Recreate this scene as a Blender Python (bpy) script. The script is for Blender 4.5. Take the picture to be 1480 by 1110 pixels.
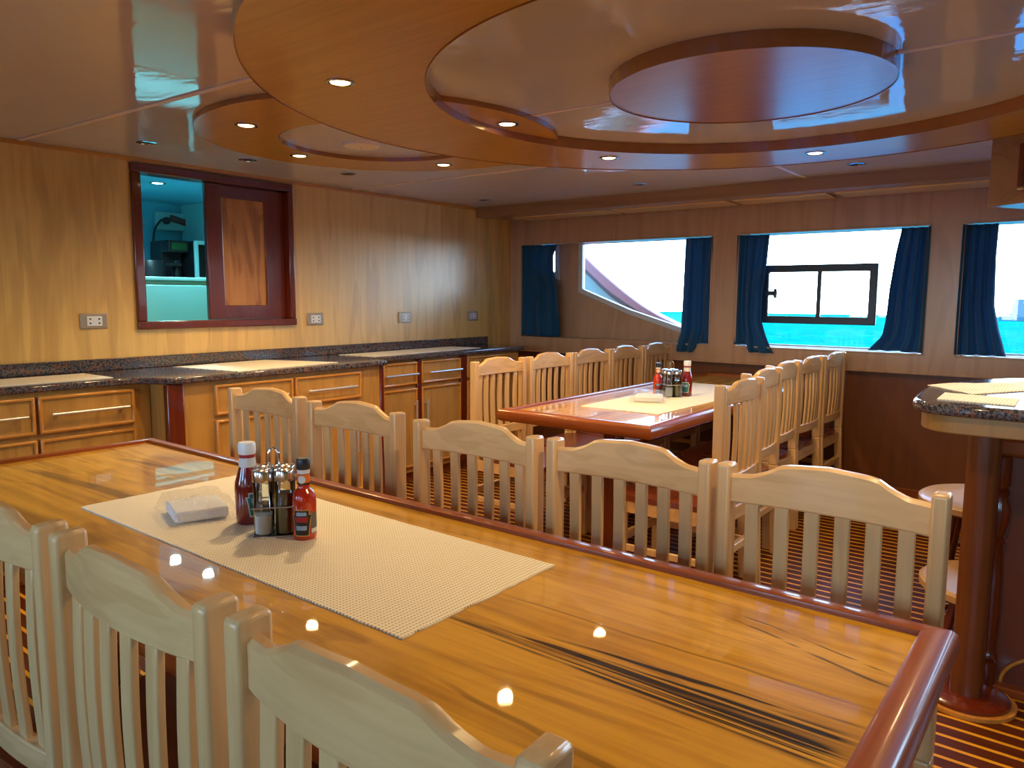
import bpy, bmesh, math, random
from mathutils import Vector, Matrix
random.seed(7)
SC = bpy.context.scene
COL = SC.collection
PI = math.pi
for o in list(bpy.data.objects):
    bpy.data.objects.remove(o)

# ------------------------------------------------------------------ camera
YAW, PITCH, ROLL, EYE, FPX = 0.6647, 0.1149, 0.0049, 1.29, 1081.7
cy_, sy_, cp_, sp_ = math.cos(YAW), math.sin(YAW), math.cos(PITCH), math.sin(PITCH)
F_ = Vector((cy_*cp_, sy_*cp_, -sp_)); R_ = Vector((sy_, -cy_, 0)); U_ = R_.cross(F_)
R2 = R_*math.cos(ROLL) + U_*math.sin(ROLL); U2 = -R_*math.sin(ROLL) + U_*math.cos(ROLL)
cam_d = bpy.data.cameras.new('camera'); cam = bpy.data.objects.new('camera', cam_d); COL.objects.link(cam)
m = Matrix.Identity(4)
for i in range(3):
    m[i][0], m[i][1], m[i][2] = R2[i], U2[i], -F_[i]
m.translation = Vector((0, 0, EYE)); cam.matrix_world = m
cam_d.sensor_width = 36; cam_d.lens = FPX/1480*36; cam_d.clip_start = 0.02; cam_d.clip_end = 3000
SC.camera = cam

# ------------------------------------------------------------------ sky, exposure
SC.view_settings.view_transform = 'Standard'; SC.view_settings.look = 'None'
SC.view_settings.gamma = 1; SC.view_settings.use_curve_mapping = False
SC.view_settings.exposure = 0.5
W = bpy.data.worlds.new('sky'); SC.world = W; W.use_nodes = True
wn, wl = W.node_tree.nodes, W.node_tree.links
tc = wn.new('ShaderNodeTexCoord'); sx = wn.new('ShaderNodeSeparateXYZ'); rp = wn.new('ShaderNodeValToRGB')
wl.new(tc.outputs['Generated'], sx.inputs[0]); wl.new(sx.outputs['Z'], rp.inputs[0])
rp.color_ramp.elements[0].position = 0.0; rp.color_ramp.elements[0].color = (0.86, 0.95, 1.0, 1)
rp.color_ramp.elements[1].position = 0.45; rp.color_ramp.elements[1].color = (0.24, 0.50, 1.0, 1)
e = rp.color_ramp.elements.new(0.07); e.color = (0.46, 0.74, 1.0, 1)
wl.new(rp.outputs[0], wn['Background'].inputs['Color']); wn['Background'].inputs['Strength'].default_value = 11.0
SC.cycles.max_bounces = 10; SC.cycles.diffuse_bounces = 5; SC.cycles.glossy_bounces = 5
SC.cycles.transparent_max_bounces = 16; SC.cycles.transmission_bounces = 8
SC.cycles.sample_clamp_indirect = 6

def portal(x, y0, y1, z0, z1, sgn):          # light portals only steer sky sampling through the window openings
    d = bpy.data.lights.new('window_portal', 'AREA'); d.shape = 'RECTANGLE'
    d.size = abs(z1-z0); d.size_y = abs(y1-y0); d.cycles.is_portal = True
    o = bpy.data.objects.new('window_portal', d); COL.objects.link(o)
    o.location = (x, (y0+y1)/2, (z0+z1)/2); o.rotation_euler = (0, sgn*PI/2, 0)

# ------------------------------------------------------------------ helpers
def srgb(r, g, b):
    f = lambda c: (c/255/12.92) if c/255 <= .04045 else ((c/255+.055)/1.055)**2.4
    return (f(r), f(g), f(b), 1)

class MB:
    """collects shapes into one mesh"""
    def __init__(s): s.bm = bmesh.new()
    def box(s, x0, x1, y0, y1, z0, z1, M=None):
        v = [s.bm.verts.new((x, y, z)) for x in (x0, x1) for y in (y0, y1) for z in (z0, z1)]
        for q in ((0,1,3,2), (4,6,7,5), (0,4,5,1), (2,3,7,6), (0,2,6,4), (1,5,7,3)):
            s.bm.faces.new([v[i] for i in q])
        if M is not None: bmesh.ops.transform(s.bm, matrix=M, verts=v)
        return s
    def prism(s, poly, a0, a1, ax='z'):
        def P(p, a): return {'z': (p[0], p[1], a), 'x': (a, p[0], p[1]), 'y': (p[0], a, p[1])}[ax]
        lo = [s.bm.verts.new(P(p, a0)) for p in poly]; hi = [s.bm.verts.new(P(p, a1)) for p in poly]
        n = len(poly)
        s.bm.faces.new(lo[::-1]); s.bm.faces.new(hi)
        for i in range(n): s.bm.faces.new((lo[i], lo[(i+1) % n], hi[(i+1) % n], hi[i]))
        return s
    def lathe(s, prof, c=(0,0,0), seg=32, ax='z'):
        rings = []
        for r, z in prof:
            ring = []
            for k in range(seg):
                a = 2*PI*k/seg; p = (r*math.cos(a), r*math.sin(a), z)
                if ax == 'x': p = (p[2], p[0], p[1])
                if ax == 'y': p = (p[0], p[2], p[1])
                ring.append(s.bm.verts.new((c[0]+p[0], c[1]+p[1], c[2]+p[2])))
            rings.append(ring)
        for a, b in zip(rings, rings[1:]):
            for k in range(seg): s.bm.faces.new((a[k], a[(k+1) % seg], b[(k+1) % seg], b[k]))
        if prof[0][0] > 1e-4: s.bm.faces.new(rings[0][::-1])
        if prof[-1][0] > 1e-4: s.bm.faces.new(rings[-1])
        return s
    def tube(s, pts, r, seg=10):
        pts = [Vector(p) for p in pts]; rings = []
        up = None
        for i, p in enumerate(pts):
            t = (pts[min(i+1, len(pts)-1)] - pts[max(i-1, 0)]).normalized()
            if up is None: up = Vector((0,0,1)) if abs(t.z) < .9 else Vector((1,0,0))
            a = t.cross(up).normalized(); b = a.cross(t).normalized(); up = b
            rr = r[i] if isinstance(r, (list, tuple)) else r
            rings.append([s.bm.verts.new(p + rr*(math.cos(2*PI*k/seg)*a + math.sin(2*PI*k/seg)*b)) for k in range(seg)])
        for a, b in zip(rings, rings[1:]):
            for k in range(seg): s.bm.faces.new((a[k], a[(k+1) % seg], b[(k+1) % seg], b[k]))
        s.bm.faces.new(rings[0][::-1]); s.bm.faces.new(rings[-1])
        return s
    def ring(s, oc, orad, ic, irad, z0, z1, seg=128):
        """annulus plate with its own hole centre"""
        vs = {}
        for nm, c, r in (('o', oc, orad), ('i', ic, irad)):
            for z in (z0, z1):
                vs[nm, z] = [s.bm.verts.new((c[0]+r*math.cos(2*PI*k/seg), c[1]+r*math.sin(2*PI*k/seg), z)) for k in range(seg)]
        for k in range(seg):
            j = (k+1) % seg
            o0, o1, i0, i1 = vs['o', z0], vs['o', z1], vs['i', z0], vs['i', z1]
            s.bm.faces.new((o0[k], o0[j], o1[j], o1[k])); s.bm.faces.new((i0[j], i0[k], i1[k], i1[j]))
            s.bm.faces.new((o0[j], o0[k], i0[k], i0[j])); s.bm.faces.new((o1[k], o1[j], i1[j], i1[k]))
        return s
    def grid(s, nu, nv, fn):
        g = [[s.bm.verts.new(fn(i/(nu-1), j/(nv-1))) for j in range(nv)] for i in range(nu)]
        for i in range(nu-1):
            for j in range(nv-1): s.bm.faces.new((g[i][j], g[i+1][j], g[i+1][j+1], g[i][j+1]))
        return s
    def plate(s, outer, holes, a0, a1, ax='x'):
        """flat plate with holes, thickness along ax"""
        def P(p, a): return {'z': (p[0], p[1], a), 'x': (a, p[0], p[1]), 'y': (p[0], a, p[1])}[ax]
        bm2 = bmesh.new(); eds = []
        for loop in [outer]+holes:
            v = [bm2.verts.new(P(p, a0)) for p in loop]
            eds += [bm2.edges.new((v[i], v[(i+1) % len(v)])) for i in range(len(v))]
        bmesh.ops.triangle_fill(bm2, edges=eds, use_beauty=True, use_dissolve=False)
        r = bmesh.ops.extrude_face_region(bm2, geom=bm2.faces[:])
        mv = [g for g in r['geom'] if isinstance(g, bmesh.types.BMVert)]
        d = a1-a0
        bmesh.ops.translate(bm2, verts=mv, vec={'z': (0,0,d), 'x': (d,0,0), 'y': (0,d,0)}[ax])
        me = bpy.data.meshes.new('tmp'); bm2.to_mesh(me); bm2.free(); s.bm.from_mesh(me); bpy.data.meshes.remove(me)
        return s
    def build(s, name, mat, parent=None, loc=None, bevel=0, smooth=False, seg=2, solid=0):
        bmesh.ops.recalc_face_normals(s.bm, faces=s.bm.faces)
        me = bpy.data.meshes.new(name)
        if loc is not None: bmesh.ops.translate(s.bm, verts=s.bm.verts, vec=-Vector(loc))
        s.bm.to_mesh(me); s.bm.free()
        me.materials.append(mat)
        o = bpy.data.objects.new(name, me); COL.objects.link(o)
        if parent is not None: o.parent = parent
        if loc is not None: o.location = loc
        if smooth: me.shade_smooth()
        if solid:
            md = o.modifiers.new('solid', 'SOLIDIFY'); md.thickness = solid; md.offset = 0
        if bevel:
            md = o.modifiers.new('bevel', 'BEVEL'); md.width = bevel; md.segments = seg; md.limit_method = 'ANGLE'
            md.angle_limit = math.radians(40); md.harden_normals = False
            me.shade_smooth()
            try: me.set_sharp_from_angle(angle=math.radians(50))
            except Exception: pass
        elif smooth:
            try: me.set_sharp_from_angle(angle=math.radians(40))
            except Exception: pass
        return o

def thing(name, label, cat, loc=(0,0,0), rz=0, group=None):
    o = bpy.data.objects.new(name, None); COL.objects.link(o); o.empty_display_size = .05
    o.location = loc; o.rotation_euler = (0,0,rz); o['label'] = label; o['category'] = cat
    if group: o['group'] = group
    return o
def tag(o, label, cat, group=None, kind=None):
    o['label'] = label; o['category'] = cat
    if group: o['group'] = group
    if kind: o['kind'] = kind
    return o
def struct(o): o['kind'] = 'structure'; return o
def dup(root, label, loc, rz=None, group=None):
    """copy a thing with its parts and sub-parts"""
    def cp(o, par):
        c = o.copy(); COL.objects.link(c)
        if par is not None:
            c.parent = par; c.matrix_parent_inverse = o.matrix_parent_inverse.copy()
        for ch in list(o.children): cp(ch, c)
        return c
    r = cp(root, None); r.location = loc
    if rz is not None: r.rotation_euler = (0,0,rz)
    r['label'] = label
    if group: r['group'] = group
    return r
def smooth_loop(pts, n=8, closed=True):
    P = [Vector(p) for p in pts]; N = len(P); out = []
    for i in range(N if closed else N-1):
        g = lambda k: P[k % N] if closed else P[max(0, min(N-1, k))]
        p0, p1, p2, p3 = g(i-1), g(i), g(i+1), g(i+2)
        for k in range(n):
            t = k/n
            out.append(.5*((2*p1)+(p2-p0)*t+(2*p0-5*p1+4*p2-p3)*t*t+(3*p1-p0-3*p2+p3)*t**3))
    if not closed: out.append(P[-1])
    return [tuple(p) for p in out]
def lerp_poly(tab, t):
    for (t0, v0), (t1, v1) in zip(tab, tab[1:]):
        if t <= t1: return v0 + (v1-v0)*(t-t0)/max(1e-6, t1-t0)
    return tab[-1][1]

# ------------------------------------------------------------------ materials
class NT:
    def __init__(s, name):
        s.m = bpy.data.materials.new(name); s.m.use_nodes = True
        s.n, s.l = s.m.node_tree.nodes, s.m.node_tree.links
        s.b = s.n['Principled BSDF']
    def new(s, t, **kw):
        o = s.n.new(t)
        for k, v in kw.items(): setattr(o, k, v)
        return o
    def link(s, a, b): s.l.new(a, b)
    def math(s, op, a, b=None, c=None, clamp=False):
        o = s.new('ShaderNodeMath', operation=op); o.use_clamp = clamp
        for i, v in enumerate((a, b, c)):
            if v is None: continue
            if isinstance(v, (int, float)): o.inputs[i].default_value = v
            else: s.link(v, o.inputs[i])
        return o.outputs[0]
    def sstep(s, x, a, b):
        o = s.new('ShaderNodeMapRange', interpolation_type='SMOOTHSTEP')
        s.link(x, o.inputs['Value']); o.inputs['From Min'].default_value = a; o.inputs['From Max'].default_value = b
        return o.outputs[0]
    def mix(s, f, a, b):
        o = s.new('ShaderNodeMix', data_type='RGBA')
        if isinstance(f, (int, float)): o.inputs[0].default_value = f
        else: s.link(f, o.inputs[0])
        for i, v in ((6, a), (7, b)):
            if isinstance(v, tuple): o.inputs[i].default_value = v
            else: s.link(v, o.inputs[i])
        return o.outputs[2]
    def coords(s, rnd=False):
        t = s.new('ShaderNodeTexCoord'); out = t.outputs['Object']
        if rnd:
            oi = s.new('ShaderNodeObjectInfo'); mm = s.math('MULTIPLY', oi.outputs['Random'], 17.0)
            ad = s.new('ShaderNodeVectorMath', operation='ADD'); s.link(out, ad.inputs[0]); s.link(mm, ad.inputs[1]); out = ad.outputs[0]
        return out
    def noise(s, vec, scale=(1,1,1), sc=1, detail=4, dist=0, rough=.55):
        mp = s.new('ShaderNodeMapping'); s.link(vec, mp.inputs[0]); mp.inputs['Scale'].default_value = scale
        o = s.new('ShaderNodeTexNoise'); s.link(mp.outputs[0], o.inputs['Vector'])
        o.inputs['Scale'].default_value = sc; o.inputs['Detail'].default_value = detail
        o.inputs['Distortion'].default_value = dist; o.inputs['Roughness'].default_value = rough
        return o.outputs['Fac']
    def bump(s, h, strength=.2, dist=.002):
        o = s.new('ShaderNodeBump'); s.link(h, o.inputs['Height']); o.inputs['Strength'].default_value = strength
        o.inputs['Distance'].default_value = dist; s.link(o.outputs[0], s.b.inputs['Normal']); return o
    def setp(s, **kw):
        for k, v in kw.items(): s.b.inputs[k.replace('_', ' ')].default_value = v

def plain(name, col, rough=.5, metal=0, spec=.5, coat=0, **kw):
    t = NT(name); t.setp(Base_Color=col, Roughness=rough, Metallic=metal, Coat_Weight=coat)
    t.b.inputs['Specular IOR Level'].default_value = spec
    for k, v in kw.items(): t.b.inputs[k.replace('_', ' ')].default_value = v
    return t.m

def wood(name, light, dark, axis='z', fig=.5, cross=7., along=.7, fibre=.35, rough=.35, coat=0., coat_rough=.05, lines=9., rnd=True, spec=.5):
    t = NT(name); v = t.coords(rnd)
    i = 'xyz'.index(axis)
    s1 = [cross]*3; s1[i] = along
    s2 = [150.]*3; s2[i] = 3.
    n1 = t.noise(v, tuple(s1), 1, 3, .35)
    cont = t.math('SINE', t.math('MULTIPLY', n1, lines*2*PI/1.6))
    cont = t.sstep(cont, -.2, 1.0)
    s3 = [cross*4]*3; s3[i] = along*1.5
    n3 = t.noise(v, tuple(s3), 1, 4, .2)
    nf = t.noise(v, tuple(s2), 1, 2)
    f = t.math('ADD', t.math('MULTIPLY', cont, fig*.6), t.math('MULTIPLY', t.math('SUBTRACT', n3, .38), fig*1.6))
    f = t.math('ADD', f, t.math('MULTIPLY', t.math('SUBTRACT', nf, .45), fibre), clamp=True)
    c = t.mix(f, light, dark)
    t.link(c, t.b.inputs['Base Color'])
    t.setp(Roughness=rough, Coat_Weight=coat, Coat_Roughness=coat_rough); t.b.inputs['Specular IOR Level'].default_value = spec
    t.bump(nf, .08, .001)
    return t.m

def glass_pane(name, tint=(1,1,1,1), refl=.9):
    t = NT(name); t.n.remove(t.b)
    out = t.n['Material Output']
    tr = t.new('ShaderNodeBsdfTransparent'); tr.inputs[0].default_value = tint
    gl = t.new('ShaderNodeBsdfGlossy'); gl.inputs['Roughness'].default_value = 0.01
    fr = t.new('ShaderNodeFresnel'); fr.inputs[0].default_value = 1.45
    mx = t.new('ShaderNodeMixShader'); f = t.math('MULTIPLY', fr.outputs[0], refl)
    t.link(f, mx.inputs[0]); t.link(tr.outputs[0], mx.inputs[1]); t.link(gl.outputs[0], mx.inputs[2]); t.link(mx.outputs[0], out.inputs[0])
    return t.m
def emit(name, col, strength):
    t = NT(name); t.setp(Base_Color=(0,0,0,1), Emission_Color=col, Emission_Strength=strength); return t.m

M = {}
M['wall_oak'] = wood('wall_oak_veneer', srgb(238,194,106), srgb(176,124,54), 'z', fig=.5, cross=5.5, along=.8, fibre=.4, rough=.36, lines=5, rnd=False, coat=1., coat_rough=.30, spec=.6)
M['hull_oak'] = wood('hull_wall_veneer', srgb(196,158,122), srgb(156,116,84), 'z', fig=.35, cross=4, along=.5, fibre=.3, rough=.3, rnd=False, coat=.2, coat_rough=.15)
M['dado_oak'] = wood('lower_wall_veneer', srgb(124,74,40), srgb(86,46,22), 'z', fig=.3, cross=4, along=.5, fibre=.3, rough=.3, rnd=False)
M['beam_oak'] = wood('beam_veneer', srgb(168,130,94), srgb(126,92,62), 'y', fig=.4, cross=6, along=.4, rough=.3, rnd=False)
M['cab_oak'] = wood('cabinet_oak', srgb(200,150,76), srgb(142,92,36), 'z', fig=.35, cross=6, along=.8, rough=.32, coat=.2, coat_rough=.15)
M['cab_trim'] = wood('cabinet_moulding_oak', srgb(214,148,66), srgb(166,100,34), 'x', fig=.3, cross=20, along=1, rough=.22, coat=.5, coat_rough=.08)
M['panel_oak'] = wood('hatch_panel_oak', srgb(200,140,78), srgb(138,82,38), 'z', fig=.8, cross=5, along=1.2, rough=.4, lines=9)
M['mahogany'] = wood('varnished_mahogany', srgb(112,40,18), srgb(62,16,8), 'z', fig=.35, cross=20, along=1.2, rough=.22, coat=.7, coat_rough=.06)
M['mahogany_y'] = wood('varnished_mahogany_edge', srgb(154,78,30), srgb(98,42,14), 'y', fig=.35, cross=22, along=1., rough=.34, coat=.45, coat_rough=.12, spec=.2)
M['mahogany_x'] = wood('varnished_mahogany_end', srgb(154,78,30), srgb(98,42,14), 'x', fig=.35, cross=22, along=1., rough=.34, coat=.45, coat_rough=.12, spec=.2)
M['maple'] = wood('chair_maple', srgb(226,184,126), srgb(186,136,80), 'z', fig=.42, cross=12, along=1.4, fibre=.3, rough=.34, coat=.35, coat_rough=.12, lines=5)
M['maple_y'] = wood('chair_maple_rail', srgb(228,186,128), srgb(190,140,84), 'y', fig=.5, cross=14, along=2.6, fibre=.22, rough=.32, coat=.35, coat_rough=.12, lines=6)
M['seat_pad'] = wood('chair_seat_mahogany', srgb(128,58,28), srgb(88,34,14), 'y', fig=.3, cross=12, along=1.5, rough=.3, coat=.5)
M['glare_oak'] = wood('window_glare_oak_strip', srgb(244,208,140), srgb(216,170,98), 'y', fig=.3, cross=10, along=.6, rough=.3, coat=.6, coat_rough=.1, rnd=False)  # oak coloured paler so the boards carry the window glare
M['bar_oak'] = wood('bar_apron_oak', srgb(170,128,70), srgb(122,84,40), 'z', fig=.3, cross=6, along=.8, rough=.4)
M['seat_maple'] = wood('stool_maple', srgb(206,164,108), srgb(172,126,76), 'x', fig=.2, cross=10, along=1.5, rough=.35, coat=.3)
M['ring_oak'] = wood('ceiling_ring_veneer', srgb(204,156,56), srgb(166,114,30), 'y', fig=.3, cross=14, along=.6, fibre=.35, rough=.34, coat=.3, coat_rough=.16, rnd=False)
M['disc_oak'] = wood('ceiling_disc_veneer', srgb(196,132,76), srgb(146,88,44), 'y', fig=.3, cross=20, along=.8, fibre=.4, rough=.3, coat=.8, coat_rough=.22, rnd=False)
M['band_oak'] = wood('edge_band_oak', srgb(170,108,52), srgb(130,76,32), 'x', fig=.2, cross=6, along=2, rough=.25, coat=.5, coat_rough=.1, rnd=False)
M['chrome'] = plain('polished_chrome', (.75,.75,.76,1), .12, 1)
M['steel'] = plain('brushed_steel', (.62,.62,.62,1), .28, 1)
M['handle_steel'] = plain('satin_handle_steel', (.82,.80,.76,1), .38, .85)
M['dark_chrome'] = plain('lamp_rim_chrome', (.42,.42,.44,1), .16, 1)
M['black'] = plain('black_plastic', (.012,.014,.018,1), .4)
M['white'] = plain('white_plastic', (.8,.82,.84,1), .35)
M['plate'] = plain('champagne_metal_plate', srgb(176,160,140), .35, .4)
M['bulb'] = emit('warm_halogen_bulb', (1.0,.66,.26,1), 10)
M['bulb_cool'] = emit('cool_white_bulb', (.6,1.0,1.0,1), 9)
M['dark_glass'] = plain('unlit_lamp_glass', (.012,.014,.016,1), .12)
M['glass'] = glass_pane('window_glass')
M['white_frame'] = plain('white_painted_frame', srgb(205,212,214), .35)
M['black_frame'] = plain('black_aluminium_frame', (.01,.02,.03,1), .35)
M['galley_tinted_white'] = plain('galley_white_lamp_tint', srgb(150,226,228), .3)  # white laminate, with the turquoise galley light put into its colour
M['galley_wall'] = plain('galley_wall_lamp_tint', srgb(84,180,208), .35)  # wall colour carries the turquoise galley light too
M['strip'] = plain('ceiling_cover_strip', srgb(232,214,198), .45)
M['smoke'] = plain('alarm_plastic', srgb(238,230,216), .4)

def m_ceiling():
    t = NT('gloss_ceiling_panel'); v = t.coords()
    t.setp(Base_Color=srgb(216,214,210), Roughness=.035, IOR=1.85)
    n = t.noise(v, (1.,1.,1.), 3.2, 2, .5); n2 = t.noise(v, (26.,9.,1.), 1., 3)
    t.bump(t.math('ADD', n, t.math('MULTIPLY', n2, .25)), .16, .012)
    return t.m
M['ceiling'] = m_ceiling()
def m_floor():
    t = NT('teak_and_holly_floor'); v = t.coords(); s = t.new('ShaderNodeSeparateXYZ'); t.link(v, s.inputs[0])
    fx = t.math('FRACT', t.math('ADD', t.math('DIVIDE', t.math('SUBTRACT', s.outputs['X'], 2.446), .0621), 100.1))
    k = t.math('LESS_THAN', fx, .23)
    n = t.noise(v, (40., 2., 1.), 1, 3); teak = t.mix(n, srgb(104,46,14), srgb(66,23,6)); hol = t.mix(n, srgb(240,176,44), srgb(216,146,30))
    t.link(t.mix(k, teak, hol), t.b.inputs['Base Color']); t.setp(Roughness=.42, Coat_Weight=.12, Coat_Roughness=.12); t.b.inputs['Specular IOR Level'].default_value = .2
    return t.m
M['floor'] = m_floor()
def m_granite():
    t = NT('speckled_granite'); v = t.coords()
    n1 = t.noise(v, (1,1,1), 105, 5, 0, .7); n2 = t.noise(v, (1,1,1), 60, 4, .3, .7)
    c = t.mix(t.sstep(n1, .42, .6), srgb(34,38,48), srgb(104,102,106)); c = t.mix(t.sstep(n2, .52, .64), c, srgb(132,82,60))
    t.link(c, t.b.inputs['Base Color']); t.setp(Roughness=.1); t.b.inputs['Specular IOR Level'].default_value = .7
    return t.m
M['granite'] = m_granite()
def m_mat(name, ax, gap_shade=srgb(172,154,116)):
    t = NT(name); v = t.coords(); s = t.new('ShaderNodeSeparateXYZ'); t.link(v, s.inputs[0])
    a = t.math('SINE', t.math('MULTIPLY', s.outputs[ax], 2*PI/.0090)); b = t.math('SINE', t.math('MULTIPLY', s.outputs['Y' if ax == 'X' else 'X'], 2*PI/.0072))
    h = t.math('ADD', t.math('MULTIPLY', a, .75), t.math('MULTIPLY', b, .25)); k = t.sstep(h, -.9, -.35)  # darker stripes put the shadow between the ribs into the colour
    t.link(t.mix(k, gap_shade, srgb(248,240,220)), t.b.inputs['Base Color']); t.setp(Roughness=.75); t.bump(h, .5, .0015)
    return t.m
M['mat'] = m_mat('ribbed_cream_liner', 'Y'); M['mat_x'] = m_mat('ribbed_cream_liner_turned', 'X'); M['mat_bar'] = m_mat('fine_cream_liner', 'Y', srgb(214,198,164))
def m_curtain():
    t = NT('navy_curtain_cloth'); v = t.coords(); n = t.noise(v, (90,90,90), 1, 2)
    t.link(t.mix(n, srgb(6,72,112), srgb(14,98,142)), t.b.inputs['Base Color']); t.setp(Roughness=.75, Sheen_Weight=.25)
    tl = t.new('ShaderNodeBsdfTranslucent'); tl.inputs[0].default_value = srgb(0,112,150); mx = t.new('ShaderNodeMixShader'); mx.inputs[0].default_value = .28
    t.link(t.b.outputs[0], mx.inputs[1]); t.link(tl.outputs[0], mx.inputs[2]); t.link(mx.outputs[0], t.n['Material Output'].inputs[0])
    return t.m
M['curtain'] = m_curtain()
def m_sea():
    t = NT('turquoise_sea'); v = t.coords(); sq = t.new('ShaderNodeSeparateXYZ'); t.link(v, sq.inputs[0]); sxo = sq.outputs['X']; n = t.noise(v, (1, .35, 1), 1.2, 6, .4)
    cap = t.sstep(t.noise(v, (1.1, .45, 1), 1.6, 5, .6, .7), .62, .70)
    far = t.mix(cap, t.mix(t.sstep(n, .3, .75), srgb(0,80,66), srgb(6,112,94)), srgb(140,176,166)); near = t.mix(t.sstep(n, .3, .8), srgb(0,84,120), srgb(40,124,150))
    t.link(t.mix(t.sstep(sxo, 9., 30.), near, far), t.b.inputs['Base Color']); t.setp(Roughness=.35); t.b.inputs['Specular IOR Level'].default_value = 0.
    return t.m
M['sea'] = m_sea()
def m_table(name, cx, cy, ax, streaks):
    """golden varnished planks along ax; real dark heartwood streaks at given places (world xy, half width, strength)"""
    t = NT(name); v = t.coords(); s = t.new('ShaderNodeSeparateXYZ'); t.link(v, s.inputs[0])
    i = 'xyz'.index(ax)
    s1 = [5.]*3; s1[i] = .7; s2 = [34.]*3; s2[i] = 1.1; s3 = [160.]*3; s3[i] = 4.
    n1 = t.noise(v, tuple(s1), 1, 4, .6); n2 = t.noise(v, tuple(s2), 1, 4, .15); n3 = t.noise(v, tuple(s3), 1, 2); blot = t.noise(v, (5.5,2.2,1) if ax == 'y' else (2.2,5.5,1), 1.3, 5, .8)
    cont = t.sstep(t.math('SINE', t.math('MULTIPLY', n1, 46.)), .55, 1.)
    f = t.math('ADD', t.math('MULTIPLY', t.math('SUBTRACT', n2, .40), 1.7), t.math('MULTIPLY', cont, .30))
    f = t.math('ADD', f, t.math('MULTIPLY', t.math('SUBTRACT', n3, .5), .35))
    f = t.math('ADD', f, t.math('MULTIPLY', t.math('SUBTRACT', blot, .46), 1.2), clamp=True)
    c = t.mix(f, srgb(218,164,50), srgb(146,94,17))
    nstr = t.noise(v, tuple([95.]*i+[.9]+[95.]*(2-i)), 1, 3, .1)
    wob = t.math('MULTIPLY', t.math('SUBTRACT', t.noise(v, tuple([2.]*i+[2.2]+[2.]*(2-i)), 1, 3), .5), .05)
    X, Y = s.outputs['X'], s.outputs['Y']
    for (x0, y0, x1, y1, hw0, hw1, st) in streaks:
        yy = t.math('SUBTRACT', Y, y0-cy); tt = t.math('DIVIDE', yy, (y1-y0))
        xc = t.math('ADD', t.math('MULTIPLY', tt, x1-x0), x0-cx); xc = t.math('ADD', xc, wob)
        d = t.math('ABSOLUTE', t.math('SUBTRACT', X, xc)); hw = t.math('ADD', t.math('MULTIPLY', tt, hw1-hw0), hw0)
        q = t.math('DIVIDE', d, hw); k = t.math('SUBTRACT', 1., t.sstep(q, .35, 1.))
        e0 = t.sstep(tt, 0., .12); e1 = t.math('SUBTRACT', 1., t.sstep(tt, .8, 1.))
        k = t.math('MULTIPLY', t.math('MULTIPLY', k, e0), e1); k = t.math('MULTIPLY', k, t.sstep(nstr, .40, .56)) if st > .75 else k; k = t.math('MULTIPLY', k, st, clamp=True)
        c = t.mix(k, c, srgb(30,15,3) if st > .75 else srgb(78,42,10))
    t.link(c, t.b.inputs['Base Color']); t.setp(Roughness=.4, Coat_Weight=1., Coat_Roughness=.02, Coat_IOR=1.55); t.b.inputs['Specular IOR Level'].default_value = .08
    bp = t.new('ShaderNodeBump'); t.link(t.noise(v, (5,5,5), 1, 2), bp.inputs['Height']); bp.inputs['Strength'].default_value = .06; bp.inputs['Distance'].default_value = .01
    t.link(bp.outputs[0], t.b.inputs['Coat Normal'])
    return t.m

# ================================================================== SETTING
XH, YW, ZC = 5.2, 4.1, 2.02            # hull wall, galley wall, ceiling
XF, YR = -1.95, -3.4                    # walls behind the camera
struct(MB().box(XF-.1, XH+.3, YR-.1, YW, -.08, 0).build('floor', M['floor']))
struct(MB().box(XF-.1, XH+.3, YR-.1, YW+.1, ZC, ZC+.06).build('ceiling', M['ceiling']))
# ceiling cover strips over the panel joints
k = 1
for (a, b, w) in [((1.43,4.08), (1.52,2.3), .011), ((2.53,.60), (2.57,-2.9), .011), ((4.0,1.47), (4.73,1.47), .011), ((3.44,4.08), (3.50,2.3), .008), ((2.495,2.04), (2.515,1.44), .008)]:
    d = Vector((b[0]-a[0], b[1]-a[1])); nrm = Vector((-d.y, d.x)).normalized()*w/2*2.2
    struct(MB().prism([(a[0]+nrm.x,a[1]+nrm.y),(b[0]+nrm.x,b[1]+nrm.y),(b[0]-nrm.x,b[1]-nrm.y),(a[0]-nrm.x,a[1]-nrm.y)], ZC-.004, ZC).build('trim_%d' % k, M['strip'])); k += 1
# galley bulkhead with serving hatch opening
HX0, HX1, HZ0, HZ1 = 1.955, 2.935, 1.12, 1.98
struct(MB().plate([(XF,0),(XH+.2,0),(XH+.2,ZC),(XF,ZC)], [[(HX0,HZ0),(HX1,HZ0),(HX1,HZ1),(HX0,HZ1)]], YW, YW+.09, 'y').build('wall_left', M['wall_oak']))
struct(MB().box(XF, XH-.47, YW-.012, YW, ZC-.022, ZC-.0005).build('trim_%d' % k, M['cab_trim'], bevel=.003)); k += 1
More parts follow.
